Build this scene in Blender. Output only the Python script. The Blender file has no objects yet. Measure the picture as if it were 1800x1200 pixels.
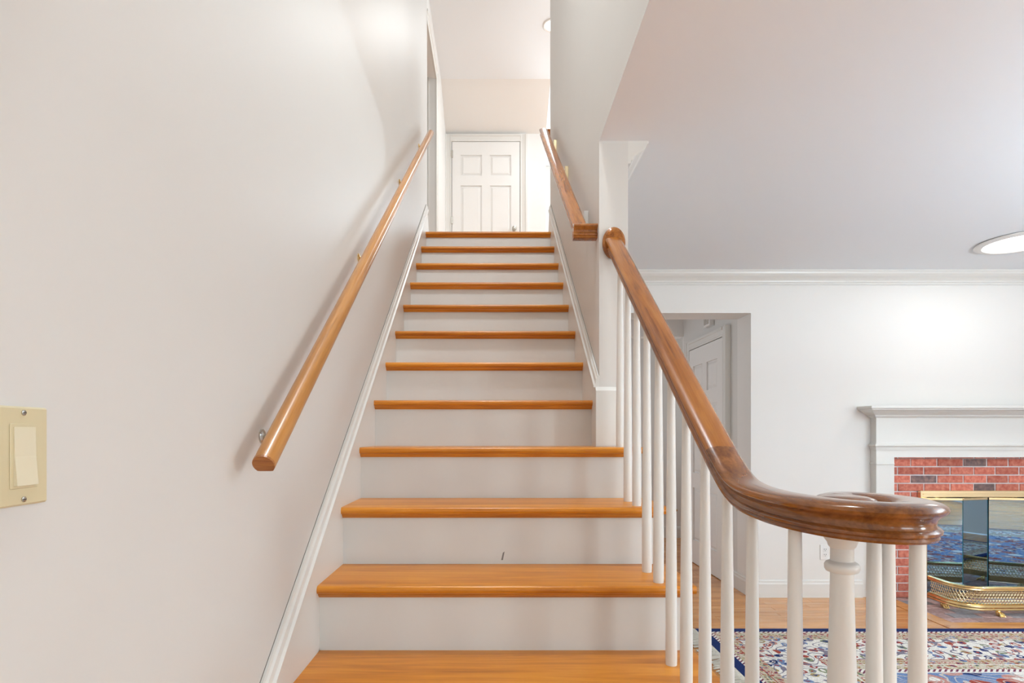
import bpy, math, random
from mathutils import Vector, Matrix
random.seed(7)
S = bpy.context.scene
COL = S.collection
# ------------------------------------------------------------------ camera
# x_px = 870 + 1000 X/Y ; y_px = 763.5 - 1000 (Z-1.222)/Y   (Y = depth, 1800x1200 frame)
EYE = 1.222
cd = bpy.data.cameras.new('camera'); cam = bpy.data.objects.new('camera', cd); COL.objects.link(cam)
cam.location = (0, 0, EYE); cam.rotation_euler = (math.radians(90), 0, 0)
cd.sensor_width = 36; cd.lens = 20.0
cd.shift_x = (900 - 870) / 1800; cd.shift_y = (763.5 - 600) / 1800
cd.clip_start = .05
S.camera = cam
# ------------------------------------------------------------------ world, exposure
w = bpy.data.worlds.new('daylight'); S.world = w; w.use_nodes = True
bg = w.node_tree.nodes['Background']; bg.inputs[0].default_value = (.88, .94, 1, 1); bg.inputs[1].default_value = 1.0
vs = S.view_settings
vs.view_transform = 'Standard'; vs.look = 'None'; vs.gamma = 1; vs.use_curve_mapping = False; vs.exposure = 0.24
# ------------------------------------------------------------------ window light (each lamp stands in a window opening)
def area(name, loc, rot, sx, sy, power, col=(1, 1, 1)):
    l = bpy.data.lights.new(name, 'AREA'); l.shape = 'RECTANGLE'; l.size = sx; l.size_y = sy; l.energy = power; l.color = col
    o = bpy.data.objects.new(name, l); COL.objects.link(o); o.location = loc; o.rotation_euler = rot
    return o
R90 = math.radians(90)
area('daylight_side_window', (7.10, -2.45, 1.45), (0, R90, 0), 1.35, .95, 160, (.82, .93, 1))
area('added_back_window_light', (3.2, -4.30, 1.45), (R90, 0, 0), 2.9, 1.45, 80, (.78, .89, 1))  # added window light out of view, general fill for the room
area('added_entry_window_light', (0, -4.30, 1.3), (R90, 0, 0), .55, 1.55, 5, (.74, .89, 1))  # added window light out of view, weak fill from behind the camera
area('daylight_landing_window', (3.10, 5.80, 4.05), (0, R90, 0), 1.25, 1.55, 46, (.76, .90, 1))
area('daylight_upper_window', (1.45, 8.45, 4.05), (-R90, 0, 0), 1.15, 1.25, 50, (.76, .91, 1))
area('added_hall_window_light', (3.10, 6.2, 1.5), (0, R90, 0), .75,  .85, 5.0, (.86, .95, 1))  # added window light out of view, brightens the hall back wall

# ------------------------------------------------------------------ materials
def new_mat(name):
    m = bpy.data.materials.new(name); m.use_nodes = True
    n = m.node_tree.nodes; return m, n, m.node_tree.links, n['Principled BSDF']
def paint(name, col, rough=.5, var=.03, scale=3.0, bump=.0, spec=.5):
    m, n, l, p = new_mat(name)
    tc = n.new('ShaderNodeTexCoord'); no = n.new('ShaderNodeTexNoise'); no.inputs['Scale'].default_value = scale; no.inputs['Detail'].default_value = 5
    mx = n.new('ShaderNodeMix'); mx.data_type = 'RGBA'
    mx.inputs[6].default_value = (*[c * (1 - var) for c in col], 1); mx.inputs[7].default_value = (*[min(1, c * (1 + var)) for c in col], 1)
    l.new(tc.outputs['Object'], no.inputs['Vector']); l.new(no.outputs['Fac'], mx.inputs[0]); l.new(mx.outputs[2], p.inputs['Base Color'])
    p.inputs['Roughness'].default_value = rough; p.inputs['Specular IOR Level'].default_value = spec
    if bump:
        b = n.new('ShaderNodeBump'); b.inputs['Strength'].default_value = bump; b.inputs['Distance'].default_value = .004
        n2 = n.new('ShaderNodeTexNoise'); n2.inputs['Scale'].default_value = 14; n2.inputs['Detail'].default_value = 3
        l.new(tc.outputs['Object'], n2.inputs['Vector']); l.new(n2.outputs['Fac'], b.inputs['Height']); l.new(b.outputs[0], p.inputs['Normal'])
    return m
def wood(name, cols, axis=0, rough=.3, grain=26, coat=.25, tilt=0):
    """streaky grain running along the given local axis"""
    m, n, l, p = new_mat(name)
    tc = n.new('ShaderNodeTexCoord'); oi = n.new('ShaderNodeObjectInfo')
    add = n.new('ShaderNodeVectorMath'); add.operation = 'ADD'
    cmb = n.new('ShaderNodeCombineXYZ'); mu = n.new('ShaderNodeMath'); mu.operation = 'MULTIPLY'; mu.inputs[1].default_value = 37.0
    l.new(oi.outputs['Random'], mu.inputs[0])
    for i in range(3): l.new(mu.outputs[0], cmb.inputs[i])
    vr = n.new('ShaderNodeVectorRotate'); vr.rotation_type = 'X_AXIS'; vr.inputs['Angle'].default_value = -tilt
    l.new(tc.outputs['Object'], vr.inputs['Vector']); l.new(vr.outputs[0], add.inputs[0]); l.new(cmb.outputs[0], add.inputs[1])
    mp = n.new('ShaderNodeMapping'); sc = [grain] * 3; sc[axis] = grain * .07; mp.inputs['Scale'].default_value = sc
    l.new(add.outputs[0], mp.inputs['Vector'])
    a = n.new('ShaderNodeTexNoise'); a.inputs['Scale'].default_value = 1.0; a.inputs['Detail'].default_value = 6; a.inputs['Roughness'].default_value = .62; a.inputs['Distortion'].default_value = .7
    l.new(mp.outputs[0], a.inputs['Vector'])
    mp2 = n.new('ShaderNodeMapping'); sc = [grain * 7] * 3; sc[axis] = grain * .25; mp2.inputs['Scale'].default_value = sc
    l.new(add.outputs[0], mp2.inputs['Vector'])
    b = n.new('ShaderNodeTexNoise'); b.inputs['Scale'].default_value = 1.0; b.inputs['Detail'].default_value = 3
    l.new(mp2.outputs[0], b.inputs['Vector'])
    mixf = n.new('ShaderNodeMath'); mixf.operation = 'MULTIPLY_ADD'; mixf.inputs[1].default_value = .35
    l.new(b.outputs['Fac'], mixf.inputs[0])
    sub = n.new('ShaderNodeMath'); sub.operation = 'SUBTRACT'; sub.inputs[1].default_value = .175
    l.new(a.outputs['Fac'], sub.inputs[0]); l.new(sub.outputs[0], mixf.inputs[2])
    r = n.new('ShaderNodeValToRGB'); e = r.color_ramp.elements
    e[0].position = .30; e[0].color = (*cols[0], 1); e[1].position = .70; e[1].color = (*cols[2], 1)
    k = e.new(.5); k.color = (*cols[1], 1)
    l.new(mixf.outputs[0], r.inputs[0])
    hs = n.new('ShaderNodeHueSaturation'); mr = n.new('ShaderNodeMapRange'); mr.inputs[3].default_value = .90; mr.inputs[4].default_value = 1.10
    l.new(oi.outputs['Random'], mr.inputs[0]); l.new(mr.outputs[0], hs.inputs['Value']); l.new(r.outputs[0], hs.inputs['Color'])
    l.new(hs.outputs[0], p.inputs['Base Color'])
    p.inputs['Roughness'].default_value = rough; p.inputs['Coat Weight'].default_value = coat; p.inputs['Coat Roughness'].default_value = .12
    return m
def metal(name, col, rough=.2):
    m, n, l, p = new_mat(name); p.inputs['Base Color'].default_value = (*col, 1); p.inputs['Metallic'].default_value = 1; p.inputs['Roughness'].default_value = rough
    tc = n.new('ShaderNodeTexCoord'); no = n.new('ShaderNodeTexNoise'); no.inputs['Scale'].default_value = 40
    mr = n.new('ShaderNodeMapRange'); mr.inputs[3].default_value = rough * .8; mr.inputs[4].default_value = rough * 1.3
    l.new(tc.outputs['Object'], no.inputs['Vector']); l.new(no.outputs['Fac'], mr.inputs[0]); l.new(mr.outputs[0], p.inputs['Roughness'])
    return m
def emit(name, col, s):
    m, n, l, p = new_mat(name); p.inputs['Base Color'].default_value = (*col, 1); p.inputs['Emission Color'].default_value = (*col, 1); p.inputs['Emission Strength'].default_value = s
    return m

M = {}
M['wall'] = paint('warm_white_wall_paint', (.70, .675, .64), .46, .02, 2.2, .10, .5)
M['wall_far'] = paint('cream_wall_paint', (.80, .772, .735), .5, .015, 1.5, .05)
M['upper'] = paint('upper_white_paint', (.84, .82, .79), .5, .015)
M['ceil'] = paint('cool_white_ceiling_paint', (.85, .87, .89), .8, .01, 1.0)
M['trim'] = paint('white_trim_paint', (.75, .73, .69), .32, .02, 5)
M['riser'] = paint('scuffed_white_riser_paint', (.72, .715, .69), .4, .05, 6)
M['bal'] = paint('white_baluster_paint', (.80, .785, .75), .33, .02, 9)
M['door'] = paint('white_door_paint', (.82, .80, .77), .35, .01)
M['tread'] = wood('orange_oak_tread', [(.42, .125, .006), (.60, .205, .012), (.70, .28, .028)], 0, .32, 22, .08)
M['floor'] = wood('honey_oak_floor', [(.48, .17, .035), (.64, .27, .07), (.74, .37, .13)], 0, .24, 16, .3)
M['rail'] = wood('stained_maple_rail', [(.17, .045, .006), (.36, .115, .014), (.47, .17, .026)], 1, .25, 30, .3, .646)
M['volute'] = wood('dark_stained_volute', [(.10, .030, .007), (.21, .068, .013), (.31, .11, .024)], 1, .16, 26, .45)
M['dowel'] = wood('golden_oak_dowel', [(.36, .14, .022), (.50, .21, .045), (.58, .27, .07)], 1, .28, 30, .2, .646)
M['endgrain'] = wood('end_grain_oak', [(.22, .065, .010), (.42, .15, .028), (.52, .22, .05)], 0, .4, 60, .1)
M['brass'] = metal('polished_brass', (.84, .62, .29), .17)
M['brass_pale'] = metal('pale_brass', (.90, .77, .50), .2)
M['steel'] = metal('nickel_metal', (.55, .53, .48), .25)
M['ivory'] = paint('ivory_plastic', (.66, .57, .36), .3, .01)
M['ivory_light'] = paint('ivory_switch_plastic', (.74, .67, .49), .28, .01)
M['white_plastic'] = paint('white_plastic', (.82, .80, .77), .35, .01)
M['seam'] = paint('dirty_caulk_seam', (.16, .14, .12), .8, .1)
M['dark'] = paint('dark_gap', (.02, .018, .016), .8, .01)
M['firebox'] = paint('sooty_firebox', (.03, .028, .027), .9, .1)
M['mortar'] = paint('pale_mortar', (.68, .64, .63), .95, .12, 60, .3)
M['bulb'] = emit('lamp_diffuser', (1, .97, .9), 2.5)
def brickmat(name, c1, c2):
    m, n, l, p = new_mat(name)
    tc = n.new('ShaderNodeTexCoord'); oi = n.new('ShaderNodeObjectInfo'); no = n.new('ShaderNodeTexNoise'); no.inputs['Scale'].default_value = 38; no.inputs['Detail'].default_value = 5
    ad = n.new('ShaderNodeVectorMath'); ad.operation = 'ADD'; l.new(tc.outputs['Object'], ad.inputs[0]); l.new(oi.outputs['Location'], ad.inputs[1]); l.new(ad.outputs[0], no.inputs['Vector'])
    r = n.new('ShaderNodeValToRGB'); r.color_ramp.elements[0].position = .35; r.color_ramp.elements[0].color = (*c1, 1); r.color_ramp.elements[1].position = .68; r.color_ramp.elements[1].color = (*c2, 1)
    l.new(no.outputs['Fac'], r.inputs[0])
    hs = n.new('ShaderNodeHueSaturation'); mr = n.new('ShaderNodeMapRange'); mr.inputs[3].default_value = .8; mr.inputs[4].default_value = 1.2
    l.new(oi.outputs['Random'], mr.inputs[0]); l.new(mr.outputs[0], hs.inputs['Value']); l.new(r.outputs[0], hs.inputs['Color']); l.new(hs.outputs[0], p.inputs['Base Color'])
    p.inputs['Roughness'].default_value = .9
    b = n.new('ShaderNodeBump'); b.inputs['Strength'].default_value = .4; b.inputs['Distance'].default_value = .003; l.new(no.outputs['Fac'], b.inputs['Height']); l.new(b.outputs[0], p.inputs['Normal'])
    return m
M['brick'] = brickmat('red_brick', (.47, .11, .07), (.66, .235, .165))
M['brick_dark'] = brickmat('charred_brick', (.12, .085, .085), (.27, .16, .14))
M['paver'] = brickmat('mauve_paver', (.34, .20, .18), (.50, .34, .31))
M['paver_grey'] = brickmat('grey_paver', (.26, .23, .24), (.38, .35, .36))
def glassmat():
    m, n, l, p = new_mat('tinted_fireplace_glass'); n.remove(p)
    g = n.new('ShaderNodeBsdfGlossy'); g.inputs['Color'].default_value = (.42, .62, .80, 1); g.inputs['Roughness'].default_value = .02
    t = n.new('ShaderNodeBsdfTransparent'); t.inputs['Color'].default_value = (.18, .34, .42, 1)
    mx = n.new('ShaderNodeMixShader'); mx.inputs[0].default_value = .62
    l.new(t.outputs[0], mx.inputs[1]); l.new(g.outputs[0], mx.inputs[2]); l.new(mx.outputs[0], n['Material Output'].inputs[0])
    return m
M['fireglass'] = glassmat()
def panemat():
    m, n, l, p = new_mat('clear_window_glass'); n.remove(p)
    g = n.new('ShaderNodeBsdfGlossy'); g.inputs['Roughness'].default_value = .02
    t = n.new('ShaderNodeBsdfTransparent'); t.inputs['Color'].default_value = (.96, .98, .97, 1)
    mx = n.new('ShaderNodeMixShader'); mx.inputs[0].default_value = .06
    l.new(t.outputs[0], mx.inputs[1]); l.new(g.outputs[0], mx.inputs[2]); l.new(mx.outputs[0], n['Material Output'].inputs[0])
    return m
M['pane'] = panemat()

# ------------------------------------------------------------------ mesh helpers
def mesh(name, V, F, mat=None, smooth=False):
    me = bpy.data.meshes.new(name); me.from_pydata([tuple(v) for v in V], [], F); me.validate(); me.update()
    import bmesh
    bm = bmesh.new(); bm.from_mesh(me); bmesh.ops.recalc_face_normals(bm, faces=bm.faces); bm.to_mesh(me); bm.free()
    if mat: me.materials.append(M[mat] if isinstance(mat, str) else mat)
    if smooth:
        me.polygons.foreach_set('use_smooth', [True] * len(me.polygons))
        try: me.set_sharp_from_angle(angle=math.radians(38))
        except Exception: pass
    return me
def link(name, me, parent=None, loc=(0, 0, 0), rot=(0, 0, 0)):
    o = bpy.data.objects.new(name, me); COL.objects.link(o); o.location = loc; o.rotation_euler = rot
    if parent: o.parent = parent
    return o
def tag(o, label=None, cat=None, group=None, kind=None):
    if label: o['label'] = label
    if cat: o['category'] = cat
    if group: o['group'] = group
    if kind: o['kind'] = kind
    return o
def empty(name, loc=(0, 0, 0), rz=0, label=None, cat=None, kind=None, group=None):
    o = bpy.data.objects.new(name, None); COL.objects.link(o); o.location = loc; o.rotation_euler = (0, 0, rz); o.empty_display_size = .05
    return tag(o, label, cat, group, kind)
class G:
    """collects geometry in coordinates relative to an origin"""
    def __init__(s, org=(0, 0, 0)): s.V = []; s.F = []; s.o = Vector(org)
    def add(s, V, F):
        b = len(s.V); s.V += [Vector(v) - s.o for v in V]; s.F += [[i + b for i in f] for f in F]; return s
    def box(s, x0, x1, y0, y1, z0, z1, bev=0.0):
        if bev <= 0:
            V = [(x, y, z) for z in (z0, z1) for y in (y0, y1) for x in (x0, x1)]
            return s.add(V, [(0, 2, 3, 1), (4, 5, 7, 6), (0, 1, 5, 4), (2, 6, 7, 3), (0, 4, 6, 2), (1, 3, 7, 5)])
        b = bev; V = []; idx = {}
        for sx in (0, 1):
            for sy in (0, 1):
                for sz in (0, 1):
                    for ax in range(3):
                        c = [(x0, x1)[sx], (y0, y1)[sy], (z0, z1)[sz]]
                        for k, sg in enumerate((sx, sy, sz)):
                            if k != ax: c[k] += b if sg == 0 else -b
                        idx[(sx, sy, sz, ax)] = len(V); V.append(c)
        F = []
        for ax in range(3):
            o1, o2 = [k for k in range(3) if k != ax]
            for sg in (0, 1):
                f = []
                for a_, b_ in ((0, 0), (0, 1), (1, 1), (1, 0)):
                    t = [0, 0, 0]; t[ax] = sg; t[o1] = a_; t[o2] = b_; f.append(idx[(*t, ax)])
                F.append(f)
            for a_ in (0, 1):
                for b_ in (0, 1):
                    t0 = [0, 0, 0]; t0[o1] = a_; t0[o2] = b_; t1 = list(t0); t1[ax] = 1
                    F.append([idx[(*t0, o1)], idx[(*t1, o1)], idx[(*t1, o2)], idx[(*t0, o2)]])
        for sx in (0, 1):
            for sy in (0, 1):
                for sz in (0, 1): F.append([idx[(sx, sy, sz, k)] for k in range(3)])
        return s.add(V, F)
    def prism(s, P, axis, a, b):
        """P: 2D polygon in the two other axes (in xyz order), extruded along axis from a to b"""
        n = len(P); V = []
        for t in (a, b):
            for p in P:
                q = list(p); q.insert(axis, t); V.append(q)
        return s.add(V, [list(range(n)), list(range(2 * n - 1, n - 1, -1))] + [[i, (i + 1) % n, n + (i + 1) % n, n + i] for i in range(n)])
    def lathe(s, P, c=(0, 0, 0), seg=16, axis=2):
        """P: (radius, height) list"""
        V = []; F = []; c = Vector(c); n = len(P)
        for r, h in P:
            for k in range(seg):
                a = 2 * math.pi * k / seg; v = [r * math.cos(a), r * math.sin(a)]; v.insert(axis, h); V.append(c + Vector(v))
        for i in range(n - 1):
            for k in range(seg):
                k2 = (k + 1) % seg; F.append([i * seg + k, i * seg + k2, (i + 1) * seg + k2, (i + 1) * seg + k])
        F.append(list(range(seg))); F.append([(n - 1) * seg + k for k in range(seg)])
        return s.add(V, F)
    def sweep(s, path, prof, caps=True, closed=True):
        V = []; F = []; n = len(prof); P = [Vector(p) for p in path]
        for i, p in enumerate(P):
            t = (P[min(i + 1, len(P) - 1)] - P[max(i - 1, 0)]).normalized()
            sd = t.cross(Vector((0, 0, 1)))
            sd = sd.normalized() if sd.length > 1e-6 else Vector((1, 0, 0))
            up = sd.cross(t).normalized()
            for a, u in prof: V.append(p + sd * a + up * u)
        for i in range(len(P) - 1):
            for k in range(n):
                k2 = (k + 1) % n; F.append([i * n + k, i * n + k2, (i + 1) * n + k2, (i + 1) * n + k])
        if caps: F.append(list(range(n))); F.append([(len(P) - 1) * n + k for k in range(n)])
        return s.add(V, F)
    def tube(s, path, r, seg=8):
        return s.sweep(path, [(r * math.cos(2 * math.pi * k / seg), r * math.sin(2 * math.pi * k / seg)) for k in range(seg)])
    def mesh(s, name, mat, smooth=False): return mesh(name, s.V, s.F, mat, smooth)
    def part(s, name, mat, parent=None, smooth=False, loc=(0, 0, 0)): return link(name, s.mesh(name, mat, smooth), parent, loc)
def struct(name, g, mat, label, cat=None, smooth=False):
    return tag(g.part(name, mat, None, smooth), label, cat or name.split('_')[0], None, 'structure')
def catmull(P, n=8):
    P = [Vector(p) for p in P]; out = []
    for i in range(len(P) - 1):
        p0 = P[max(i - 1, 0)]; p1 = P[i]; p2 = P[i + 1]; p3 = P[min(i + 2, len(P) - 1)]
        for k in range(n):
            t = k / n; out.append(.5 * ((2 * p1) + (p2 - p0) * t + (2 * p0 - 5 * p1 + 4 * p2 - p3) * t * t + (3 * p1 - p0 - 3 * p2 + p3) * t ** 3))
    out.append(P[-1]); return out
def holed(g, axis, a, b, u0, u1, v0, v1, holes):
    """wall slab normal to axis between a and b; u = other horizontal axis, v = z; holes: (u0,u1,v0,v1)"""
    us = sorted({u0, u1, *[h[0] for h in holes], *[h[1] for h in holes]}); vz = sorted({v0, v1, *[h[2] for h in holes], *[h[3] for h in holes]})
    for i in range(len(us) - 1):
        for j in range(len(vz) - 1):
            cu = (us[i] + us[i + 1]) / 2; cv = (vz[j] + vz[j + 1]) / 2
            if any(h[0] < cu < h[1] and h[2] < cv < h[3] for h in holes): continue
            if axis == 0: g.box(a, b, us[i], us[i + 1], vz[j], vz[j + 1])
            else: g.box(us[i], us[i + 1], a, b, vz[j], vz[j + 1])
    return g

# ------------------------------------------------------------------ dimensions
RISE = .1955; RUN = .2594; OFF = 2.3496
def dn(n): return (OFF + n) * RUN            # nosing front of tread n
def zn(n): return RISE * n
def nose(Y): return (Y / RUN - OFF) * RISE   # height of the nosing line
SL = RISE / RUN
XL, XLW = -.5166, -.533                      # left skirt face, left wall face
XR, XRW, XRO = .4166, .4328, .5525           # right skirt face, wall face, wall outer face
YE = 2.361                                   # end of the right stair wall
YF = 4.28                                    # far wall of the living room
YB = 4.45                                    # back end of the stair walls
H1 = 2.44; Z2 = zn(14); H2 = 5.177
XW = 7.0; YBK = -4.2                         # right and rear walls of the living room

# ------------------------------------------------------------------ room shell
g = G().box(-.66, XW, YBK, 6.9, -.12, -.0125)
floor = struct('floor', g, 'floor', 'honey oak strip floor of the living room and hall', 'floor')
# individual strips of the floor in view: rows run along X
lengths = [.62, .85, 1.05, 1.3]; pl = {}
def plank(x0, x1, y0, y1):
    L = x1 - x0; W = y1 - y0; key = (round(L, 3), round(W, 4))
    if key not in pl: pl[key] = G().box(0, L - .0012, 0, W - .0012, -.0125, 0, .0012).mesh('plank', 'floor')
    link('plank', pl[key], floor, (x0, y0, 0))
def rows(y0, y1, x0, x1, wd, ls):
    y = y0
    while y < y1 - .01:
        ww = min(wd, y1 - y); x = x0 - random.choice((0, .2, .4)) * 0; first = True
        while x < x1 - .02:
            L = random.choice(ls) * (random.choice((.45, .7, 1)) if first else 1); L = min(L, x1 - x)
            if x1 - x - L < .25: L = x1 - x
            plank(x, x + L, y, y + ww); x += L; first = False
        y += wd
HX0, HX1, HY0 = 2.964, 4.436, 3.69             # hearth
BY = 3.58
rows(.62, BY, .57, 4.2, .0657, [1.1, 1.3, 1.5])
rows(BY, YF - .0, .57, HX0 - .10, .0637, [.8, 1.0, 1.3])
rows(YF, 6.74, .57, 2.3, .082, [.9, 1.2])
g = G(); holed(g, 0, XLW - .14, XLW, YBK, YB, 0, H2, [])
struct('wall_left', g, 'wall', 'tall smooth warm white wall left of the stairs', 'wall')
# right stair wall: closed lower part behind tread 6 and the upper part above the living room ceiling
P = [(YE, zn(6)), (YE, H1), (.9, H1), (.9, H2), (YB, H2), (YB, 0), (dn(7) + .034, 0), (dn(7) + .034, zn(6))]
g = G().prism(P, 0, XRW, XRO)
struct('wall_right', g, 'wall', 'warm white wall right of the stairs ending in a narrow post face', 'wall')
g = G().prism([(XR, 0), (XRO, 0), (XRO, .0), (XRO, .0)], 1, YE - .016, YE - .015) if False else G()
# far wall with the hall opening
OX0, OX1, OZ = 1.006 / 4.226 * YF, .45 * YF, 2.136
g = holed(G(), 1, YF, 4.52, XRO, XW, 0, H1, [(OX0, OX1, 0, OZ), (3.17, 4.23, 0, .77)])
struct('wall_far', g, 'wall_far', 'cream far wall of the living room with hall opening', 'wall')
# rear and side walls with windows (behind and beside the camera; rear windows added)
W1 = (-2.95, -1.95, .75, 2.15); W2 = (1.7, 4.7, .7, 2.2); W3 = (-.3, .3, .5, 2.1)
g = holed(G(), 0, XW, XW + .14, YBK, 4.52, 0, H1, [W1]); struct('wall_side', g, 'wall_far', 'cream side wall of the living room with a window', 'wall')
g = holed(G(), 1, YBK - .14, YBK, XLW - .14, XW + .14, 0, H1, [W2, W3]); struct('wall_rear', g, 'wall_far', 'cream rear wall of the living room behind the viewer', 'wall')
# ceiling of the living room with the stairwell left open
g = G(); g.box(XRO, XW, YBK, YF, H1, H1 + .1); g.box(XRW, XRO, YBK, YE, H1 - .0005, H1 + .1 - .1 + .0); g.box(XLW, XRW, YBK, .9, H1, H1 + .1); g.box(XRW, XRO, YBK, .9, H1, H1 + .1)
g.box(XRO, 3.2, YF, 6.9, H1, H1 + .1)
struct('ceiling', g, 'ceil', 'flat pale grey white ceiling over the living room', 'ceiling')
g = G().box(XLW - .14, XRO, .78, .9, H1, H2); struct('wall_stairwell', g, 'wall', 'wall closing the stairwell above the viewer', 'wall')
# hall behind the opening
g = holed(G(), 1, 6.75, 6.87, .5, 3.2, 0, H1, []); struct('wall_hall_back', g, 'wall_far', 'pale back wall at the end of the hall', 'wall')
g = G().box(OX1, OX1 + .12, 4.52, 5.81, 0, H1); struct('wall_hall_right', g, 'wall', 'hall wall holding the six panel door', 'wall')
g = G().box(XRO, OX1, 5.81, 5.93, 2.222, H1).box(OX1, OX1 + .12, 5.81, 5.83, 0, H1); struct('wall_hall_header', g, 'upper', 'pale header across the hall before its back wall', 'wall')
g = holed(G(), 0, 3.06, 3.2, 4.52, 6.87, 0, H1, [(5.75, 6.65, 1.1, 1.9)]); struct('wall_hall_side', g, 'wall_far', 'far side wall of the hall with an added window', 'wall')
g = G().box(OX1 + .12, 3.2, 4.52, 4.56, 0, H1); struct('wall_hall_front', g, 'wall_far', 'short wall beside the hall door', 'wall')
# upper floor
UX = -.6; UY = 6.93
g = G().box(UX - .14, 3.2, dn(14) + .09, 8.6, Z2 - .2, Z2); struct('floor_landing', g, 'floor', 'oak landing floor at the top of the stairs', 'floor')
g = holed(G(), 0, UX - .14, UX, YB, UY + .1, Z2, H2, [(4.87, 5.68, Z2, Z2 + 2.04)]); struct('wall_landing_left', g, 'upper', 'white landing wall with a cased doorway', 'wall')
g = G().box(UX - .14, .62, UY, UY + .12, Z2, H2); struct('wall_landing_far', g, 'upper', 'white wall at the top of the stairs around the closed door', 'wall')
g = G().prism([(6.33, H2), (UY, 4.885), (UY, H2)], 0, UX, .62); struct('ceiling_slope', g, 'upper', 'sloped strip of ceiling above the landing door', 'ceiling')
g = G().box(UX - .14, 3.2, .78, 8.6, H2, H2 + .1); struct('ceiling_upper', g, 'ceil', 'pale ceiling high above the stairs', 'ceiling')
g = holed(G(), 0, 3.06, 3.2, YB, 8.6, Z2, H2, [(5.0, 6.6, 3.4, 4.7)]); struct('wall_landing_right', g, 'upper', 'landing side wall with a window', 'wall')
g = holed(G(), 1, 8.4, 8.54, .5, 3.2, Z2, H2, [(.85, 2.05, 3.4, 4.7)]); struct('wall_landing_back', g, 'upper', 'bright back wall of the upper hall', 'wall')
g = G().box(.5, .62, UY + .12, 8.4, Z2, H2); struct('wall_landing_return', g, 'upper', 'wall returning behind the landing door', 'wall')
g = G().box(XRO, 3.2, 4.25, 4.37, Z2, H2); struct('wall_landing_near', g, 'upper', 'upper wall over the living room', 'wall')

# windows
def window(n, axis, a, hole, label, nx=2, nz=2):
    u0, u1, v0, v1 = hole; r = empty('window_%d' % n, (0, 0, 0), 0, label, 'window', 'structure'); f = G(); t = .05
    B = (lambda g, p, q, c, d, e=0: g.box(a + .03 - e, a + .08 + e, p, q, c, d)) if axis == 0 else (lambda g, p, q, c, d, e=0: g.box(p, q, a + .03 - e, a + .08 + e, c, d))
    B(f, u0, u1, v0, v0 + t); B(f, u0, u1, v1 - t, v1); B(f, u0, u0 + t, v0 + t, v1 - t); B(f, u1 - t, u1, v0 + t, v1 - t)
    f.part('window_frame', 'trim', r)
    for i in range(1, nx): c = u0 + (u1 - u0) * i / nx; B(G(), 0, 0, 0, 0); gg = G(); B(gg, c - .012, c + .012, v0 + t, v1 - t, -.01); gg.part('muntin', 'trim', r)
    for j in range(1, nz): c = v0 + (v1 - v0) * j / nz; gg = G(); B(gg, u0 + t, u1 - t, c - .012, c + .012, -.012); gg.part('muntin', 'trim', r)
    gg = G(); B(gg, u0 + t, u1 - t, v0 + t, v1 - t, -.023); gg.part('pane', 'pane', r)
window(1, 0, XW, W1, 'side window of the living room', 2, 2)
window(2, 1, YBK - .14, W2, 'added unseen wide rear window of the living room, for fill light', 3, 2)
window(3, 1, YBK - .14, W3, 'added unseen narrow window behind the viewer, for fill light', 1, 3)
window(4, 0, 3.06, (5.0, 6.6, 3.4, 4.7), 'landing side window', 2, 2)
window(5, 1, 8.4, (.85, 2.05, 3.4, 4.7), 'upper hall back window', 2, 2)
window(6, 0, 3.06, (5.75, 6.65, 1.1, 1.9), 'added unseen small window lighting the end of the hall', 2, 1)

# crown mouldings and baseboards
CR = [(0, 0), (-.085, 0), (-.085, -.010), (-.078, -.014), (-.074, -.026), (-.060, -.040), (-.036, -.054), (-.024, -.066), (-.020, -.078), (-.012, -.080), (-.012, -.094), (0, -.094)]
g = G().prism([(YF + y, H1 + z) for y, z in CR], 0, XRO + .03, XW); struct('trim_1', g, 'trim', 'white crown moulding along the far wall', 'moulding')
g = G().prism([(XRO - x, H1 + z) for x, z in CR], 1, YE, YF - .03); struct('trim_2', g, 'trim', 'white crown moulding on the outer side of the stair wall', 'moulding')
def base(name, axis, face, sgn, u0, u1, label, h=.13, z0=0, mat='trim'):
    p = [(0, 0), (.016, 0), (.016, h - .03), (.012, h - .018), (.012, h - .008), (.006, h), (0, h)]
    q = [(face + sgn * a, z0 + b) for a, b in p]
    g = G().prism(q, 1 if axis == 0 else 0, u0, u1)
    return struct(name, g, mat, label, 'baseboard')
base('baseboard_far', 1, YF, -1, OX1, 2.76, 'white baseboard between hall opening and fireplace')
base('baseboard_far_left', 1, YF, -1, XRO + .03, OX0, 'white baseboard of far wall behind the balusters')
base('baseboard_hall_back', 1, 6.75, -1, .56, 3.0, 'white baseboard at the end of the hall')
base('baseboard_jamb', 0, OX1, -1, YF + .0, 4.62, 'white baseboard inside the hall opening beside the door')
base('baseboard_landing', 1, UY, -1, UX + .001, -.62 + .02, 'white baseboard on the landing', .13, Z2) if False else None

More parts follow.
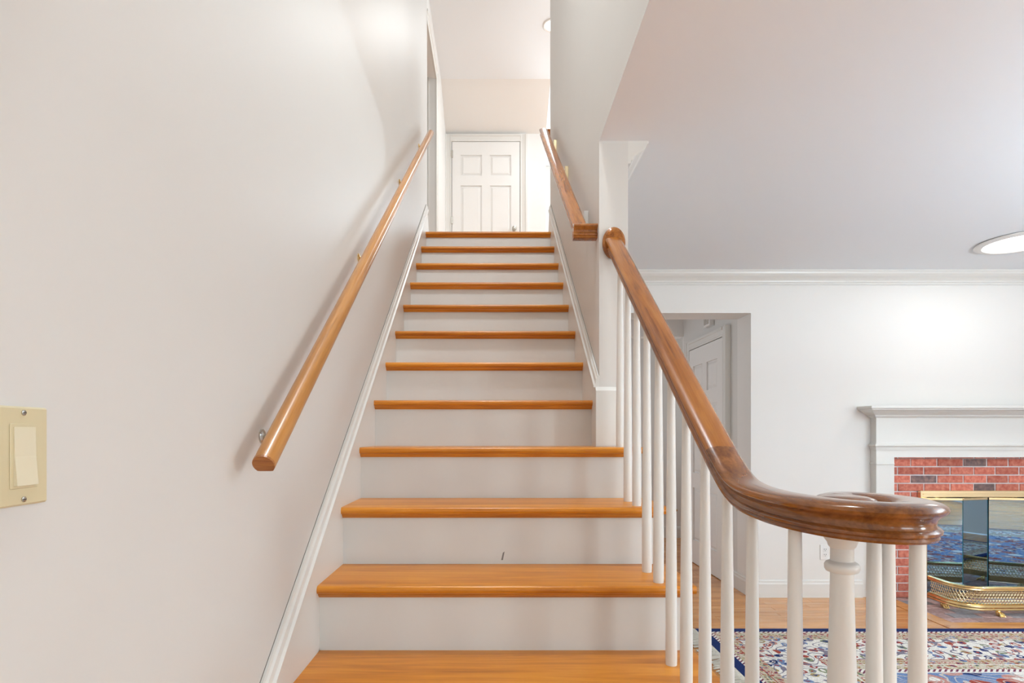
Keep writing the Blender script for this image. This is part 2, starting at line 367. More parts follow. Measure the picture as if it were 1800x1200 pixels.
# doors
def panel_door(name, loc, rz, wdt, hgt, label, knob_side=1, hinge_z=(.25, 1.0, 1.78), casing_l=True, knob_mat='steel', casing=.085):
    """local x along the width (0..w), faces local -y"""
    r = empty(name, loc, rz, label, 'door', 'structure')
    st = .105; ml = .10; t = .036
    rows_ = [(.22, .72), (.86, 1.50), (1.62, 1.87)]; rows_ = [(a * hgt / 2.03, b * hgt / 2.03) for a, b in rows_]
    s = G(); s.box(0, wdt, -.002, .02, .006, hgt)
    xs = [(st, (wdt - ml) / 2), ((wdt + ml) / 2, wdt - st)]
    s.box(0, st, -.016, -.002, .006, hgt); s.box(wdt - st, wdt, -.016, -.002, .006, hgt)
    zz = [.006] + [v for rr in rows_ for v in rr] + [hgt]
    for i in range(0, len(zz), 2): s.box(st, wdt - st, -.016, -.002, zz[i], zz[i + 1])
    for a, b in rows_: s.box(xs[0][1], xs[1][0], -.016, -.002, a, b)
    s.part('slab', 'door', r)
    for a, b in rows_:
        for c, d in xs:
            q = G(); i1 = .012; i2 = .034
            V = [(c + i1, -.002, a + i1), (d - i1, -.002, a + i1), (d - i1, -.002, b - i1), (c + i1, -.002, b - i1),
                 (c + i2, -.013, a + i2), (d - i2, -.013, a + i2), (d - i2, -.013, b - i2), (c + i2, -.013, b - i2)]
            q.add(V, [(0, 1, 2, 3), (4, 5, 6, 7), (0, 1, 5, 4), (1, 2, 6, 5), (2, 3, 7, 6), (3, 0, 4, 7)]); q.part('panel', 'door', r)
    kx = wdt - .065 if knob_side > 0 else .065
    k = G().lathe([(.026, -.016), (.026, -.021), (.010, -.025), (.010, -.045), (.022, -.052), (.028, -.064), (.024, -.075), (.010, -.080)], (kx, 0, .97), 14, 1)
    k.part('knob', knob_mat, r, True)
    hx = 0 if knob_side > 0 else wdt
    for z in hinge_z: G().box(hx - .011, hx + .011, -.026, -.014, z - .045, z + .045, .002).part('hinge', 'steel', r)
    c = casing; gp = .006
    prof = [(0, .02), (0, -.018), (.012, -.020), (.020, -.015), (c - .025, -.018), (c - .02, -.026), (c, -.026), (c, .02)]
    if not casing_l: return r
    for side in (0, 1):
        q = G(); pts = [((-gp - a) if side == 0 else (wdt + gp + a), b) for a, b in prof]; q.prism(pts, 2, 0, hgt + gp + c); q.part('casing', 'trim', r)
    q = G(); pts = [(b, hgt + gp + a) for a, b in prof]; q.prism(pts, 0, -gp if not casing_l else -gp, wdt + gp); q.part('casing_head', 'trim', r)
    d = G(); d.box(-.006, 0, -.004, .0, 0, hgt + .006); d.box(wdt, wdt + .006, -.004, 0, 0, hgt + .006); d.box(-.006, wdt + .006, -.004, 0, hgt, hgt + .006); d.part('gap', 'dark', r)
    return r
panel_door('door_1', (-.52, UY - .021, Z2), 0, .82, 2.03, 'white six panel door at the top of the stairs', 1, (.25, 1.08, 1.88))
# hall door on the right wall: faces -X, hinges at the far side -> local x runs toward the viewer
panel_door('door_2', (OX1 - .021, 5.53, 0), -R90, .80, 2.03, 'white six panel door in the hall seen through the opening', 1, (.26, 1.05, 1.82), True, 'brass', .08)
# landing doorway on the left: faces +X
dr3 = panel_door('door_3', (-1.56, 5.655, Z2), 0, .80, 2.03, 'white door standing open in the left landing doorway', -1, (.3, .95, 1.7), False, 'brass')
cs = [(0, 0), (.018, 0), (.020, .012), (.015, .020), (.018, .065), (.026, .070), (.026, .09), (0, .09)]
g = G(); g.prism([(UX + a, 5.68 + b) for a, b in cs], 2, Z2, Z2 + 2.13); g.prism([(UX + a, 4.87 - b) for a, b in cs], 2, Z2, Z2 + 2.13); g.prism([(UX + a, Z2 + 2.04 + b) for a, b in cs], 1, 4.87, 5.68)
struct('trim_3', g, 'trim', 'white casing around the left landing doorway', 'casing')
g = G().box(UX - .10, UX - .06, 5.668, 5.68, Z2, Z2 + 2.04).box(UX - .10, UX - .06, 4.87, 4.882, Z2, Z2 + 2.04); struct('trim_4', g, 'trim', 'door stop strips in the left landing doorway', 'trim')
g = G().box(-2.2, -2.1, 4.4, 7.0, Z2, H2).box(-2.1, UX - .14, 4.4, 4.5, Z2, H2).box(-2.1, UX - .14, 6.9, 7.0, Z2, H2).box(-2.2, UX - .14, 4.4, 7.0, H2, H2 + .1).box(-2.2, UX - .14, 4.4, 7.0, Z2 - .1, Z2)
struct('wall_bedroom', g, 'upper', 'plain white room behind the left landing doorway', 'wall')

# ------------------------------------------------------------------ staircase
st = empty('staircase', (0, dn(1), 0), 0, 'straight staircase with orange oak treads and white risers', 'staircase')
O = (0, dn(1), 0)
XT = .585
def tread_prof(y0, y1, z):
    t = .024; r = t / 2; P = [(y1, z - t), (y1, z)]
    for k in range(0, 9):
        a = math.radians(90 + 180 * k / 8); P.append((y0 + r * .85 + math.cos(a) * r * .85, z - r + math.sin(a) * r))
    return P
for n in range(1, 15):
    y0 = dn(n); z = zn(n); y1 = dn(n + 1) + .030 if n < 14 else y0 + .09
    x1 = XT if n <= 6 else XR
    g = G(O)
    if n == 6:
        g.prism(tread_prof(y0, YE - .018, z), 0, XL, XT); g.prism([(YE - .018, z - .024), (y1, z - .024), (y1, z), (YE - .018, z)], 0, XL, XR)
    elif n == 1:
        g.prism(tread_prof(y0, y1, z), 0, XL, .46)
        cx, cy, rr = .575, .895, .185
        P = [(.46, y1), (.46, y0)] + [(cx + rr * math.cos(a), cy + rr * math.sin(a)) for a in [math.radians(-128 + 14 * k) for k in range(0, 17)]] + [(.60, y1)]
        g.prism(P, 2, z - .024, z)
    else: g.prism(tread_prof(y0, y1, z), 0, XL, x1)
    t = g.part('tread', 'tread', st, True)
    c = G(O); ry = y0 + .030
    c.prism([(ry, z - .024), (ry - .017, z - .024), (ry - .016, z - .029), (ry - .010, z - .0345), (ry - .008, z - .0375), (ry, z - .0375)], 0, XL, XRO if n <= 6 else XR)
    c.part('scotia', 'tread', t)
    r = G(O); r.box(XL, XRO - .001 if n <= 6 else XR, ry, ry + .018, zn(n - 1), z - .024); r.part('riser', 'riser', st)
# dark scuff on the riser above tread 4
Ys = dn(5) + .0295
def sc(x, y): return ((x - 870) * Ys / 1000, Ys, EYE - (y - 763.5) * Ys / 1000)
M['scuff'] = paint('scuff_grey', (.22, .21, .20), .7, .2, 80)
g = G(O).prism([(sc(881, 984)[0], sc(881, 984)[2]), (sc(884, 984)[0], sc(884, 984)[2]), (sc(887, 969)[0], sc(887, 969)[2]), (sc(884, 971)[0], sc(884, 971)[2])], 1, Ys, Ys + .0005); g.part('scuff_mark', 'scuff', st)
# white carcass under the open treads, outer stringer
P = [(dn(1) + .05, 0)]
for n in range(1, 7): P += [(dn(n) + .05, zn(n) - .03), (dn(n + 1) + .05 if n < 6 else dn(7) + .034, zn(n) - .03)]
P += [(dn(7) + .034, 0)]
G(O).prism(P, 0, XRO - .02, XRO).part('stringer', 'trim', st)
# skirt boards with cap moulding
def skirt(sgn, face, wall, ya, yb, name):
    ytop = 4.34
    P = [(ya, max(0, nose(ya) - .30)), (ya, nose(ya) + .100), (ytop, nose(ytop) + .100), (yb - .06, nose(ytop) + .100), (yb - .045, nose(ytop) + .07), (yb - .01, nose(ytop) - .02), (yb, Z2), (yb, Z2 - .25), (yb - .2, Z2 - .4)]
    s_ = G(O).prism(P, 0, min(face, wall), max(face, wall)); k = s_.part(name, 'trim', st)
    c = G(O); prof = [(.000, .098), (.0225, .098), (.0235, .104), (.0165, .110), (.0145, .131), (.009, .137), (.007, .147), (0, .147)]
    V = []
    for Y in (ya, ytop + .05):
        for a, b in prof: V.append((wall + sgn * a, Y, nose(Y) + b))
    m_ = len(prof)
    c.add(V, [list(range(m_)), list(range(m_, 2 * m_))] + [[i, (i + 1) % m_, m_ + (i + 1) % m_, m_ + i] for i in range(m_)])
    c.part('skirt_cap', 'trim', k)
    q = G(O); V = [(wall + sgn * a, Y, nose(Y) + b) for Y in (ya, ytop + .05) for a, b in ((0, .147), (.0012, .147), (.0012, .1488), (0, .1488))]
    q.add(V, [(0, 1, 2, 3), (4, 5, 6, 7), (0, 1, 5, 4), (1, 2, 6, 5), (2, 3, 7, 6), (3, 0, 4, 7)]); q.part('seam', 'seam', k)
skirt(1, XL, XLW, .80, YB, 'skirt_board')
skirt(-1, XR, XRW, YE, YB, 'skirt_board')
# plinth block wrapping the end of the right wall
zt_ = 1.42
P = [(XR - .0, zn(6)), (XRO, zn(6)), (XRO, zt_), (XR, zt_)]
g = G(O); b = .018
V = [(XR, YE - .016, zn(6)), (XRO, YE - .016, zn(6)), (XRO, YE - .016, zt_ - .017), (XR, YE - .016, zt_ - .017), (XR, YE - .001, zn(6)), (XRO, YE - .001, zn(6)), (XRO, YE - .001, zt_), (XR, YE - .001, zt_)]
g.add(V, [(0, 1, 2, 3), (4, 5, 6, 7), (0, 1, 5, 4), (1, 2, 6, 5), (2, 3, 7, 6), (3, 0, 4, 7)])
g.part('plinth_block', 'trim', st)

# ------------------------------------------------------------------ open banister with volute
bn = empty('banister', (.4875, dn(1), 0), 0, 'open stair banister with stained wood rail, volute and white balusters', 'banister'); OB = (.4875, dn(1), 0)
XB = .4875; ZL = 1.0935
def railz(Y):
    d = 2.0165 - SL * (YE - Y) - ZL
    return ZL + .5 * (d + math.sqrt(d * d + .045 ** 2)) - .5 * (.045 ** 2) / (abs(d) + .6) * 0
W = .033
half = [(.0155, -.0285), (.0205, -.0275), (.0225, -.024), (.0215, -.0205), (.0255, -.0175), (.0262, -.0135), (.0235, -.0105), (.0205, -.009), (.0185, -.004), (.0205, .003), (.0265, .009), (.0320, .0125), (.0335, .0165), (.0320, .0205), (.0265, .0245), (.0170, .0272), (.006, .0285)]
RP = [(a, u) for a, u in half] + [(-a, u) for a, u in reversed(half)]
ys = [YE - .012] + [YE - .1 * k for k in range(1, 11)] + [1.235]
g = G(OB).sweep([(XB, y, railz(y)) for y in ys], RP); g.part('handrail', 'rail', bn, True)
ctrl = [(.4875, 1.235), (.4875, 1.16), (.4875, 1.09), (.4876, 1.02), (.489, .955), (.498, .888), (.522, .834), (.562, .805), (.603, .811), (.630, .845), (.638, .893), (.621, .936), (.589, .953), (.564, .938), (.556, .912)]
sp = catmull([(x, y, 0) for x, y in ctrl], 6)
pth = []
for p in sp:
    zr = railz(p.y) if p.y > .97 else ZL + (railz(.97) - ZL)
    pth.append((p.x, p.y, zr))
zlev = pth[-1][2]
ENDN = 14
g = G(OB).sweep(pth[:-3], RP); vol = g.part('volute', 'volute', bn, True)
eye = G(OB).lathe([(.002, zlev - .0285)] + [(max(.004, a + .0125), zlev + u) for a, u in half] + [(.002, zlev + .0285)], (.556, .902, 0), 28); eye.part('volute_eye', 'volute', vol, True)
rs = G(OB).lathe([(.0475, YE - .001), (.0475, YE - .010), (.043, YE - .014), (.040, YE - .018), (.030, YE - .020)], (.492, 0, 2.014), 28, 1)
for v in rs.V: v.z = (v.z - 2.014) * 1.38 + 2.014
rs.part('rosette', 'rail', bn, True)
def baluster(x, y, z0, z1):
    L = z1 - z0; g = G((x, y, z0)); r0 = .0158
    pts = [(r0 * .96, 0), (r0, .012), (r0, L * .18)]
    for k in range(1, 9): t = k / 8; pts.append((r0 + (.0100 - r0) * t ** 1.1, L * (.18 + .82 * t)))
    g.lathe([(a, z0 + b) for a, b in pts], (x, y, 0), 14)
    o = g.part('baluster', 'bal', bn, True); o.location = (x - OB[0], y - OB[1], z0)
def under(y): return railz(y) - .030 / math.cos(math.atan(SL)) if y > 1.2 else railz(y) - .024
for y, n in ((2.2145, 6), (2.085, 5), (1.955, 5), (1.825, 4), (1.6956, 4), (1.573, 3), (1.449, 3), (1.320, 2), (1.194, 2), (1.078, 1)):
    baluster(XB, y, zn(n), under(y))
for x, y in ((.4905, .930), (.598, .805), (.634, .918), (.604, .906)):
    baluster(x, y, zn(1), zlev - .026)
nw = [(.034, 0), (.034, .05), (.031, .06), (.031, .16), (.025, .18), (.029, .20), (.024, .22), (.0275, .30), (.0255, .45), (.0205, .64), (.0178, .74), (.0165, .800)]
z1_ = zn(1)
zt = zlev - .0275
pts = [(a, z1_ + b) for a, b in nw] + [(.0165, zt - .066), (.0225, zt - .064), (.0248, zt - .060), (.0248, zt - .054), (.0225, zt - .050), (.0165, zt - .047), (.0165, zt - .027), (.0195, zt - .024), (.021, zt - .018), (.0255, zt - .012), (.0275, zt - .004), (.0275, zt)]
g = G(OB).lathe(pts, (.549, .900, 0), 20); g.part('newel_post', 'bal', bn, True)

# ------------------------------------------------------------------ left wall handrail
XH = -.465
lh = empty('wall_handrail', (XH, 1.14, 0), 0, 'round golden oak handrail on brackets along the left wall', 'handrail'); OL = (XH, 1.14, 0)
def lz(Y): return 1.161 + SL * (Y - 1.1425)
R_ = .0225
prof = []
for k in range(24):
    a = 2 * math.pi * k / 24; u = R_ * math.sin(a); prof.append((R_ * math.cos(a), max(u, -.0165)))
ln = [(XH, Y, lz(Y)) for Y in (1.1465, 2.0, 3.0, 4.115)]
rl = G(OL).sweep(ln, prof).part('rail', 'dowel', lh, True)
G(OL).sweep([(XH, 1.1425, lz(1.1425)), (XH, 1.1465, lz(1.1465))], [(a * .99, b * .99) for a, b in prof]).part('rail_end', 'endgrain', rl)
def bracket(parent, org, wall, sgn, xr, Y, z, mat='brass'):
    zz = z - .062
    g = G(org); g.lathe([(.017, wall), (.017, wall + sgn * .003), (.013, wall + sgn * .006), (.006, wall + sgn * .008)], (0, Y, zz), 14, 0)
    b = g.part('bracket', mat, parent, True)
    t = G(org); t.tube(catmull([(wall + sgn * .006, Y, zz), (wall + sgn * .035, Y, zz - .002), (xr - sgn * .012, Y, zz + .012), (xr, Y, z - .026)], 5), .0045, 8); t.part('arm', mat, b, True)
    s_ = G(org); u = Vector((0, 1, SL)).normalized(); V = []
    for a in (-.028, .028):
        for dx in (-.011, .011):
            for h in (-.021, -.017): V.append(Vector((xr + dx, Y, z)) + u * a + Vector((0, -u.z, u.y)) * h)
    s_.add(V, [(0, 1, 3, 2), (4, 5, 7, 6), (0, 1, 5, 4), (2, 3, 7, 6), (0, 2, 6, 4), (1, 3, 7, 5)]); s_.part('strap', mat, b)
for i, Y in enumerate((1.30, 2.22, 3.17, 3.98)): bracket(lh, OL, XLW, 1, XH, Y, lz(Y), 'steel' if i == 0 else 'brass')

# ------------------------------------------------------------------ right wall handrail (moulded, returned to the wall)
XG = .362
rh = empty('moulded_handrail', (XG, 2.40, 0), 0, 'moulded brown handrail with squared return on the right stair wall', 'handrail'); OR = (XG, 2.40, 0)
def rz(Y): return 2.072 + .76 * (Y - 2.404)
sr = .95
RPs = [(a * sr, u * sr * 1.05) for a, u in RP]
G(OR).sweep([(XG, Y, rz(Y)) for Y in (2.425, 3.2, 4.26)], RPs).part('rail', 'rail', rh, True)
g = G(OR)
q = [(a * 1.0 + 2.420, u * 1.12 + rz(2.418)) for a, u in RP]
g.prism(q, 0, XG - .030, XRW - .0005); g.part('return', 'rail', rh, True)
for i, Y in enumerate((2.64, 3.36, 4.0)):
    z = rz(Y)
    b = G(OR).box(XRW - .022, XRW - .0003, Y - .012, Y + .012, z - .085, z + .004, .002).part('bracket_block', 'trim' if i == 0 else 'brass_pale', rh)
    G(OR).tube(catmull([(XRW - .02, Y, z - .055), (XG + .02, Y, z - .055), (XG, Y, z - .03)], 4), .006, 8).part('arm', 'brass', b, True)
# landing guard rail seen past the wall end
gr = empty('landing_guard', (1.1, 4.60, Z2), 0, 'brown landing guard rail at the top right of the stairs', 'railing'); OG = (1.1, 4.60, Z2)
G(OG).sweep([(.400, 4.60, 3.655), (2.0, 4.60, 3.655)], RP).part('rail', 'rail', gr, True)
for k in range(12): G(OG).lathe([(.015, Z2), (.015, Z2 + .2), (.010, 3.63)], (.56 + k * .12, 4.60, 0), 10).part('baluster', 'bal', gr, True)

# ------------------------------------------------------------------ switch, outlet, chime, detector, lamp
sw = empty('light_switch', (XLW, .637, 1.198), 0, 'ivory rocker light switch on the left wall', 'switch'); OS = (XLW, .637, 1.198)
g = G(OS); yc, zc_ = .637, 1.198
g.box(XLW, XLW + .005, yc - .035, yc + .035, zc_ - .0553, zc_ + .0553, .002).part('plate', 'ivory', sw)
G(OS).box(XLW + .005, XLW + .0062, yc - .0185, yc + .0185, zc_ - .036, zc_ + .036, .0005).part('rocker_frame', 'ivory', sw)
rk = G(OS); V = []
for z, h in ((-.0325, .0105), (0, .0078), (.0325, .0072)):
    for y in (-.0145, .0145): V += [(XLW + .006, yc + y, zc_ + z), (XLW + h, yc + y, zc_ + z)]
rk.add(V, [(0, 1, 3, 2), (8, 9, 11, 10), (1, 3, 7, 5), (5, 7, 11, 9), (0, 1, 5, 4), (4, 5, 9, 8), (2, 3, 7, 6), (6, 7, 11, 10), (0, 2, 6, 4), (4, 6, 10, 8)]); rk.part('rocker', 'ivory_light', sw)
for s_ in (-1, 1):
    k = G(OS).lathe([(.0032, XLW + .005), (.0032, XLW + .0062), (.002, XLW + .0068)], (0, yc, zc_ + s_ * .0484), 10, 0).part('screw', 'steel', sw, True)
    G(OS).box(XLW + .0068, XLW + .0070, yc - .0022, yc + .0022, zc_ + s_ * .0484 - .0004, zc_ + s_ * .0484 + .0004).part('slot', 'dark', k)
ox, oz = .5795 * YF, EYE - .2065 * YF
ot = empty('wall_outlet', (ox, YF, oz), 0, 'white duplex outlet on the far wall behind the newel post', 'outlet'); OO = (ox, YF, oz)
G(OO).box(ox - .035, ox + .035, YF - .006, YF, oz - .057, oz + .057, .002).part('plate', 'white_plastic', ot)
for s_ in (-1, 1):
    rcp = G(OO).box(ox - .0165, ox + .0165, YF - .008, YF - .006, oz + s_ * .0195 - .014, oz + s_ * .0195 + .014, .0008).part('receptacle', 'white_plastic', ot)
    for dx in (-.0065, .0065): G(OO).box(ox + dx - .0016, ox + dx + .0016, YF - .0083, YF - .008, oz + s_ * .0195 - .001, oz + s_ * .0195 + .008).part('slot', 'dark', rcp)
    G(OO).lathe([(.0027, YF - .0083), (.0027, YF - .008)], (ox, 0, oz + s_ * .0195 - .0075), 8, 1).part('ground_hole', 'dark', rcp)
cy = 5.06; OC = (OX1, cy, 2.18)
ch = empty('door_chime', OC, 0, 'small white box on the hall wall above the door', 'chime')
G(OC).box(OX1 - .045, OX1, cy - .07, cy + .07, 2.18, 2.29, .004).part('cover', 'white_plastic', ch)
for k in range(4): G(OC).box(OX1 - .047, OX1 - .045, cy - .05 + k * .03, cy - .035 + k * .03, 2.20, 2.27).part('grille_bar', 'steel', ch)
RLx, RLy = .566, 5.50
sd = empty('recessed_light', (RLx, RLy, H2), 0, 'small round recessed light in the ceiling above the landing', 'light'); OD = (RLx, RLy, H2)
G(OD).lathe([(.102, H2), (.102, H2 - .004), (.094, H2 - .010), (.078, H2 - .008), (.074, H2 - .001)], (RLx, RLy, 0), 32).part('trim_ring', 'white_plastic', sd, True)
G(OD).lathe([(.073, H2 - .001), (.072, H2 - .005), (.04, H2 - .008), (.002, H2 - .009)], (RLx, RLy, 0), 24).part('lens', 'bulb', sd, True)
l3 = bpy.data.lights.new('recessed_light_glow', 'AREA'); l3.shape = 'DISK'; l3.size = .14; l3.energy = 12; l3.color = (.95, .98, 1)
lo3 = bpy.data.objects.new('recessed_light_glow', l3); COL.objects.link(lo3); lo3.location = (0, 0, -.015); lo3.parent = sd
lx, ly = .928 * 3.58, 3.58
lp = empty('ceiling_light', (lx, ly, H1), 0, 'round flush ceiling light near the right edge above the fireplace', 'light'); OLp = (lx, ly, H1)
G(OLp).lathe([(.225, H1), (.225, H1 - .004)], (lx, ly, 0), 40).part('gap_shade', 'dark', lp, True)  # dark disc stands in for the shaded gap between ring and ceiling
G(OLp).lathe([(.240, H1 - .004), (.241, H1 - .008), (.232, H1 - .014), (.200, H1 - .017), (.195, H1 - .010), (.190, H1 - .004)], (lx, ly, 0), 48).part('trim_ring', 'white_plastic', lp, True)
G(OLp).lathe([(.193, H1 - .006), (.190, H1 - .012), (.15, H1 - .019), (.08, H1 - .023), (.003, H1 - .024)], (lx, ly, 0), 40).part('diffuser', 'bulb', lp, True)
ll = bpy.data.lights.new('ceiling_light_glow', 'AREA'); ll.shape = 'DISK'; ll.size = .36; ll.energy = 3; ll.color = (.97, .98, 1)
lo = bpy.data.objects.new('ceiling_light_glow', ll); COL.objects.link(lo); lo.location = (0, 0, -.03); lo.parent = lp
sl = empty('added_stairwell_light', (-.05, 1.75, H2), 0, 'added unseen flush light on the high stairwell ceiling above the viewer', 'light'); OSl = (-.05, 1.75, H2)  # added lamp out of view, lifts the dark upper stairwell walls
G(OSl).lathe([(.19, H2), (.19, H2 - .03), (.17, H2 - .035)], (-.05, 1.75, 0), 32).part('base', 'white_plastic', sl, True)
G(OSl).lathe([(.165, H2 - .035), (.15, H2 - .07), (.09, H2 - .095), (.003, H2 - .10)], (-.05, 1.75, 0), 32).part('shade', 'bulb', sl, True)
l2 = bpy.data.lights.new('added_stairwell_light_glow', 'AREA'); l2.shape = 'DISK'; l2.size = .34; l2.energy = 46; l2.color = (.88, .95, 1)
lo2 = bpy.data.objects.new('added_stairwell_light_glow', l2); COL.objects.link(lo2); lo2.location = (0, 0, -.11); lo2.parent = sl
# added uplighter, unseen right of the view, to brighten the ceiling
tx, ty = 3.7, 1.05
fl_ = empty('added_floor_lamp', (tx, ty, .011), 0, 'added unseen brass uplighter on the rug, brightening the ceiling', 'added lamp'); OT = (tx, ty, 0)
G(OT).lathe([(.14, .0), (.14, .015), (.10, .03), (.02, .04)], (tx, ty, 0), 24).part('base', 'brass', fl_, True)
G(OT).lathe([(.012, .035), (.012, 1.40)], (tx, ty, 0), 12).part('pole', 'brass', fl_, True)
G(OT).lathe([(a, b - .3) for a, b in [(.02, 1.69), (.10, 1.72), (.17, 1.78), (.20, 1.84), (.195, 1.84), (.16, 1.785), (.09, 1.735), (.004, 1.725)]], (tx, ty, 0), 28).part('bowl_shade', 'white_plastic', fl_, True)
l4 = bpy.data.lights.new('added_floor_lamp_glow', 'AREA'); l4.shape = 'DISK'; l4.size = .28; l4.energy = 120; l4.color = (.72, .88, 1)
lo4 = bpy.data.objects.new('added_floor_lamp_glow', l4); COL.objects.link(lo4); lo4.location = (0, 0, 1.53); lo4.rotation_euler = (math.radians(180), 0, 0); lo4.parent = fl_
ds = empty('door_stop', (.317 * 6.735, 6.735, .33), 0, 'small brass knob low on the back wall of the hall', 'knob')
G().lathe([(.016, .0), (.016, -.004), (.007, -.006), (.007, -.030), (.016, -.034), (.018, -.044), (.012, -.052), (.002, -.054)], (0, .015, 0), 14, 1).part('knob', 'brass', ds, True)

# ------------------------------------------------------------------ fireplace
FM = 3.70                                        # centre line
YL = YF - .066                                   # front of mantel legs
mt = empty('fireplace_mantel', (FM, YF, 0), 0, 'white painted fireplace mantel with moulded shelf', 'mantel'); OM = (FM, YF, 0)
sx = YF / 4.226
ML, MI = .660 * YF, .7015 * YL                   # outer and inner edge of the left leg
hw, hi = FM - ML, FM - MI
Zs, Zf, Zb1, Zb2, Zo = 1.432, 1.345, 1.150, 1.107, 1.053
for s_ in (-1, 1):
    a, b = sorted((FM + s_ * hw, FM + s_ * hi))
    lg = G(OM).box(a, b, YL, YF, 0, Zb2, 0).part('leg', 'trim', mt)
    G(OM).box(a - .006, b + .0, YL - .008, YF, 1.000, 1.012, .002).part('necking', 'trim', lg)
    G(OM).box(a - .006, b + .004, YL - .010, YF, 0, .14, .003).part('plinth', 'trim', lg)
    e0, e1 = sorted((FM + s_ * hi, FM + s_ * (hi - .012)))
    G(OM).box(e0, e1, YL + .012, YF - .03, 0, Zo, .002).part('bead', 'trim', lg)
G(OM).box(FM - hi, FM + hi, YL, YF, Zo, Zb2).part('lintel', 'trim', mt)
G(OM).box(FM - hw, FM + hw, YL, YF, Zb2, Zf + .04).part('frieze', 'trim', mt)
def wrap(prof, name):
    """moulding around the three exposed sides: prof (projection, z)"""
    V = []; n = len(prof)
    for (x, sxn) in ((FM - hw, -1), (FM + hw, 1)):
        pass
    st_ = []
    for p, z in prof: st_.append([(FM - hw - p, YF, z), (FM - hw - p, YL - p, z), (FM + hw + p, YL - p, z), (FM + hw + p, YF, z)])
    for k in range(4): V += [st_[i][k] for i in range(n)]
    F = [[k * n + i, k * n + (i + 1) % n, (k + 1) * n + (i + 1) % n, (k + 1) * n + i] for k in range(3) for i in range(n)]
    F += [list(range(n)), [3 * n + i for i in range(n)]]
    G(OM).add(V, F).part(name, 'trim', mt)
wrap([(-.01, Zs), (.097, Zs), (.102, Zs - .004), (.102, Zs - .018), (.094, Zs - .022), (.092, Zs - .030), (.078, Zs - .034), (.060, Zs - .048), (.036, Zs - .062), (.026, Zs - .066), (.024, Zs - .076), (.010, Zs - .080), (.006, Zs - .087), (-.01, Zs - .087)], 'shelf')
wrap([(-.01, Zb1 + .012), (.004, Zb1 + .012), (.006, Zb1 + .002), (.018, Zb1), (.018, Zb1 - .012), (.008, Zb1 - .020), (.006, Zb2), (-.01, Zb2)], 'band_moulding')
# brick facing
YBR = YL + .045                                  # brick face
bk = empty('brick_surround', (FM, YBR, 0), 0, 'red brick facing around the fireplace opening', 'fireplace'); OK = (FM, YBR, 0)
FX0, FX1, FZ = 3.137 * sx * .996, 2 * FM - 3.137 * sx * .996, .805
holed(G(OK), 1, YBR + .006, YF + .0, FM - hi + .013, FM + hi - .013, 0, Zo, [(FX0 + .04, FX1 - .04, 0, FZ - .04)]).part('mortar_bed', 'mortar', bk)
G(OK).box(FX0 + .06, FX1 - .06, 4.49, 4.51, 0, .74).box(FX0 + .045, FX0 + .06, YBR + .012, 4.51, 0, .755).box(FX1 - .06, FX1 - .045, YBR + .012, 4.51, 0, .755).box(FX0 + .06, FX1 - .06, YBR + .012, 4.51, .74, .755).part('firebox', 'firebox', bk)
bh = .0622; lengths_ = [.197, .197, .197, .177, .160, .180, .19, .197]; bm_ = {}
xmin, xmax = FM - hi + .013, FM + hi - .013
row = 0; ztop = Zo - .014
dark = {(0, 3), (2, 1), (3, 4), (6, 0), (9, 6), (12, 7)}
def brick(x0, x1, z0, z1, mat):
    k = (round(x1 - x0, 3), round(z1 - z0, 3), mat)
    if k not in bm_: bm_[k] = G().box(0, x1 - x0, 0, .012, 0, z1 - z0, .0018).mesh('brick', mat)
    link('brick', bm_[k], bk, (x0 - OK[0], random.uniform(-.0012, .0012), z0 - OK[2]))
zrow = ztop + .0; r = -1
while zrow > .012:
    z1 = zrow if r >= 0 else Zo; z0 = zrow - bh + .010 if r >= 0 else ztop + .010
    if r < 0: z0, z1 = ztop + .004, Zo - .001
    else: z0, z1 = zrow - bh + .009, zrow
    z0 = max(z0, .003)
    x = xmin; c = 0
    while x < xmax - .01:
        L = lengths_[c % 8]
        if c == 0: L = (.150, .052)[r % 2] if r >= 0 else .055
        xe = min(x + L, xmax)
        segs = [(x + .0, xe - .010 if xe < xmax else xe)]
        if z0 < FZ - .012 and z1 > 0:
            a, b = segs[0]; segs = []
            if a < FX0 + .02: segs.append((a, min(b, FX0 + .022)))
            if b > FX1 - .02: segs.append((max(a, FX1 - .022), b))
        for a, b in segs:
            if b - a > .012: brick(a, b, z0, z1, 'brick_dark' if (r, c) in dark or random.random() < .015 else 'brick')
        x = xe; c += 1
    if r >= 0: zrow -= bh
    r += 1
# hearth
he = empty('hearth', (FM, 3.95, 0), 0, 'brick paver hearth with orange wood border in front of the fireplace', 'hearth'); OH = (FM, 3.95, 0)
YP = YBR - .003
G(OH).box(HX0, HX1, HY0, YP, -.012, -.002).part('mortar_bed', 'mortar', he)
pv = {}
y = HY0 + .004; rr = 0
while y < YP - .01:
    y2 = min(y + .098, YP); x = HX0 + .003; c = 0
    while x < HX1 - .01:
        L = .197 if c or rr % 2 == 0 else .10
        x2 = min(x + L, HX1 - .002); mat = 'paver_grey' if random.random() < .4 else 'paver'
        k = (round(x2 - x, 3), round(y2 - y, 3), mat)
        if k not in pv: pv[k] = G().box(0, x2 - x - .006, 0, y2 - y - .006, -.010, .003, .002).mesh('paver', mat)
        link('paver', pv[k], he, (x - OH[0], y - OH[1], 0)); x = x2; c += 1
    y = y2; rr += 1
G(OH).prism([(HX0 - .10, BY), (HX1 + .10, BY), (HX1, HY0), (HX0, HY0)], 2, -.0125, .004).part('border', 'floor', he)
G(OH).prism([(HX0 - .10, BY), (HX0, HY0), (HX0, YL - .012), (HX0 - .10, YL - .012)], 2, -.0125, .0035).part('border', 'floor', he)
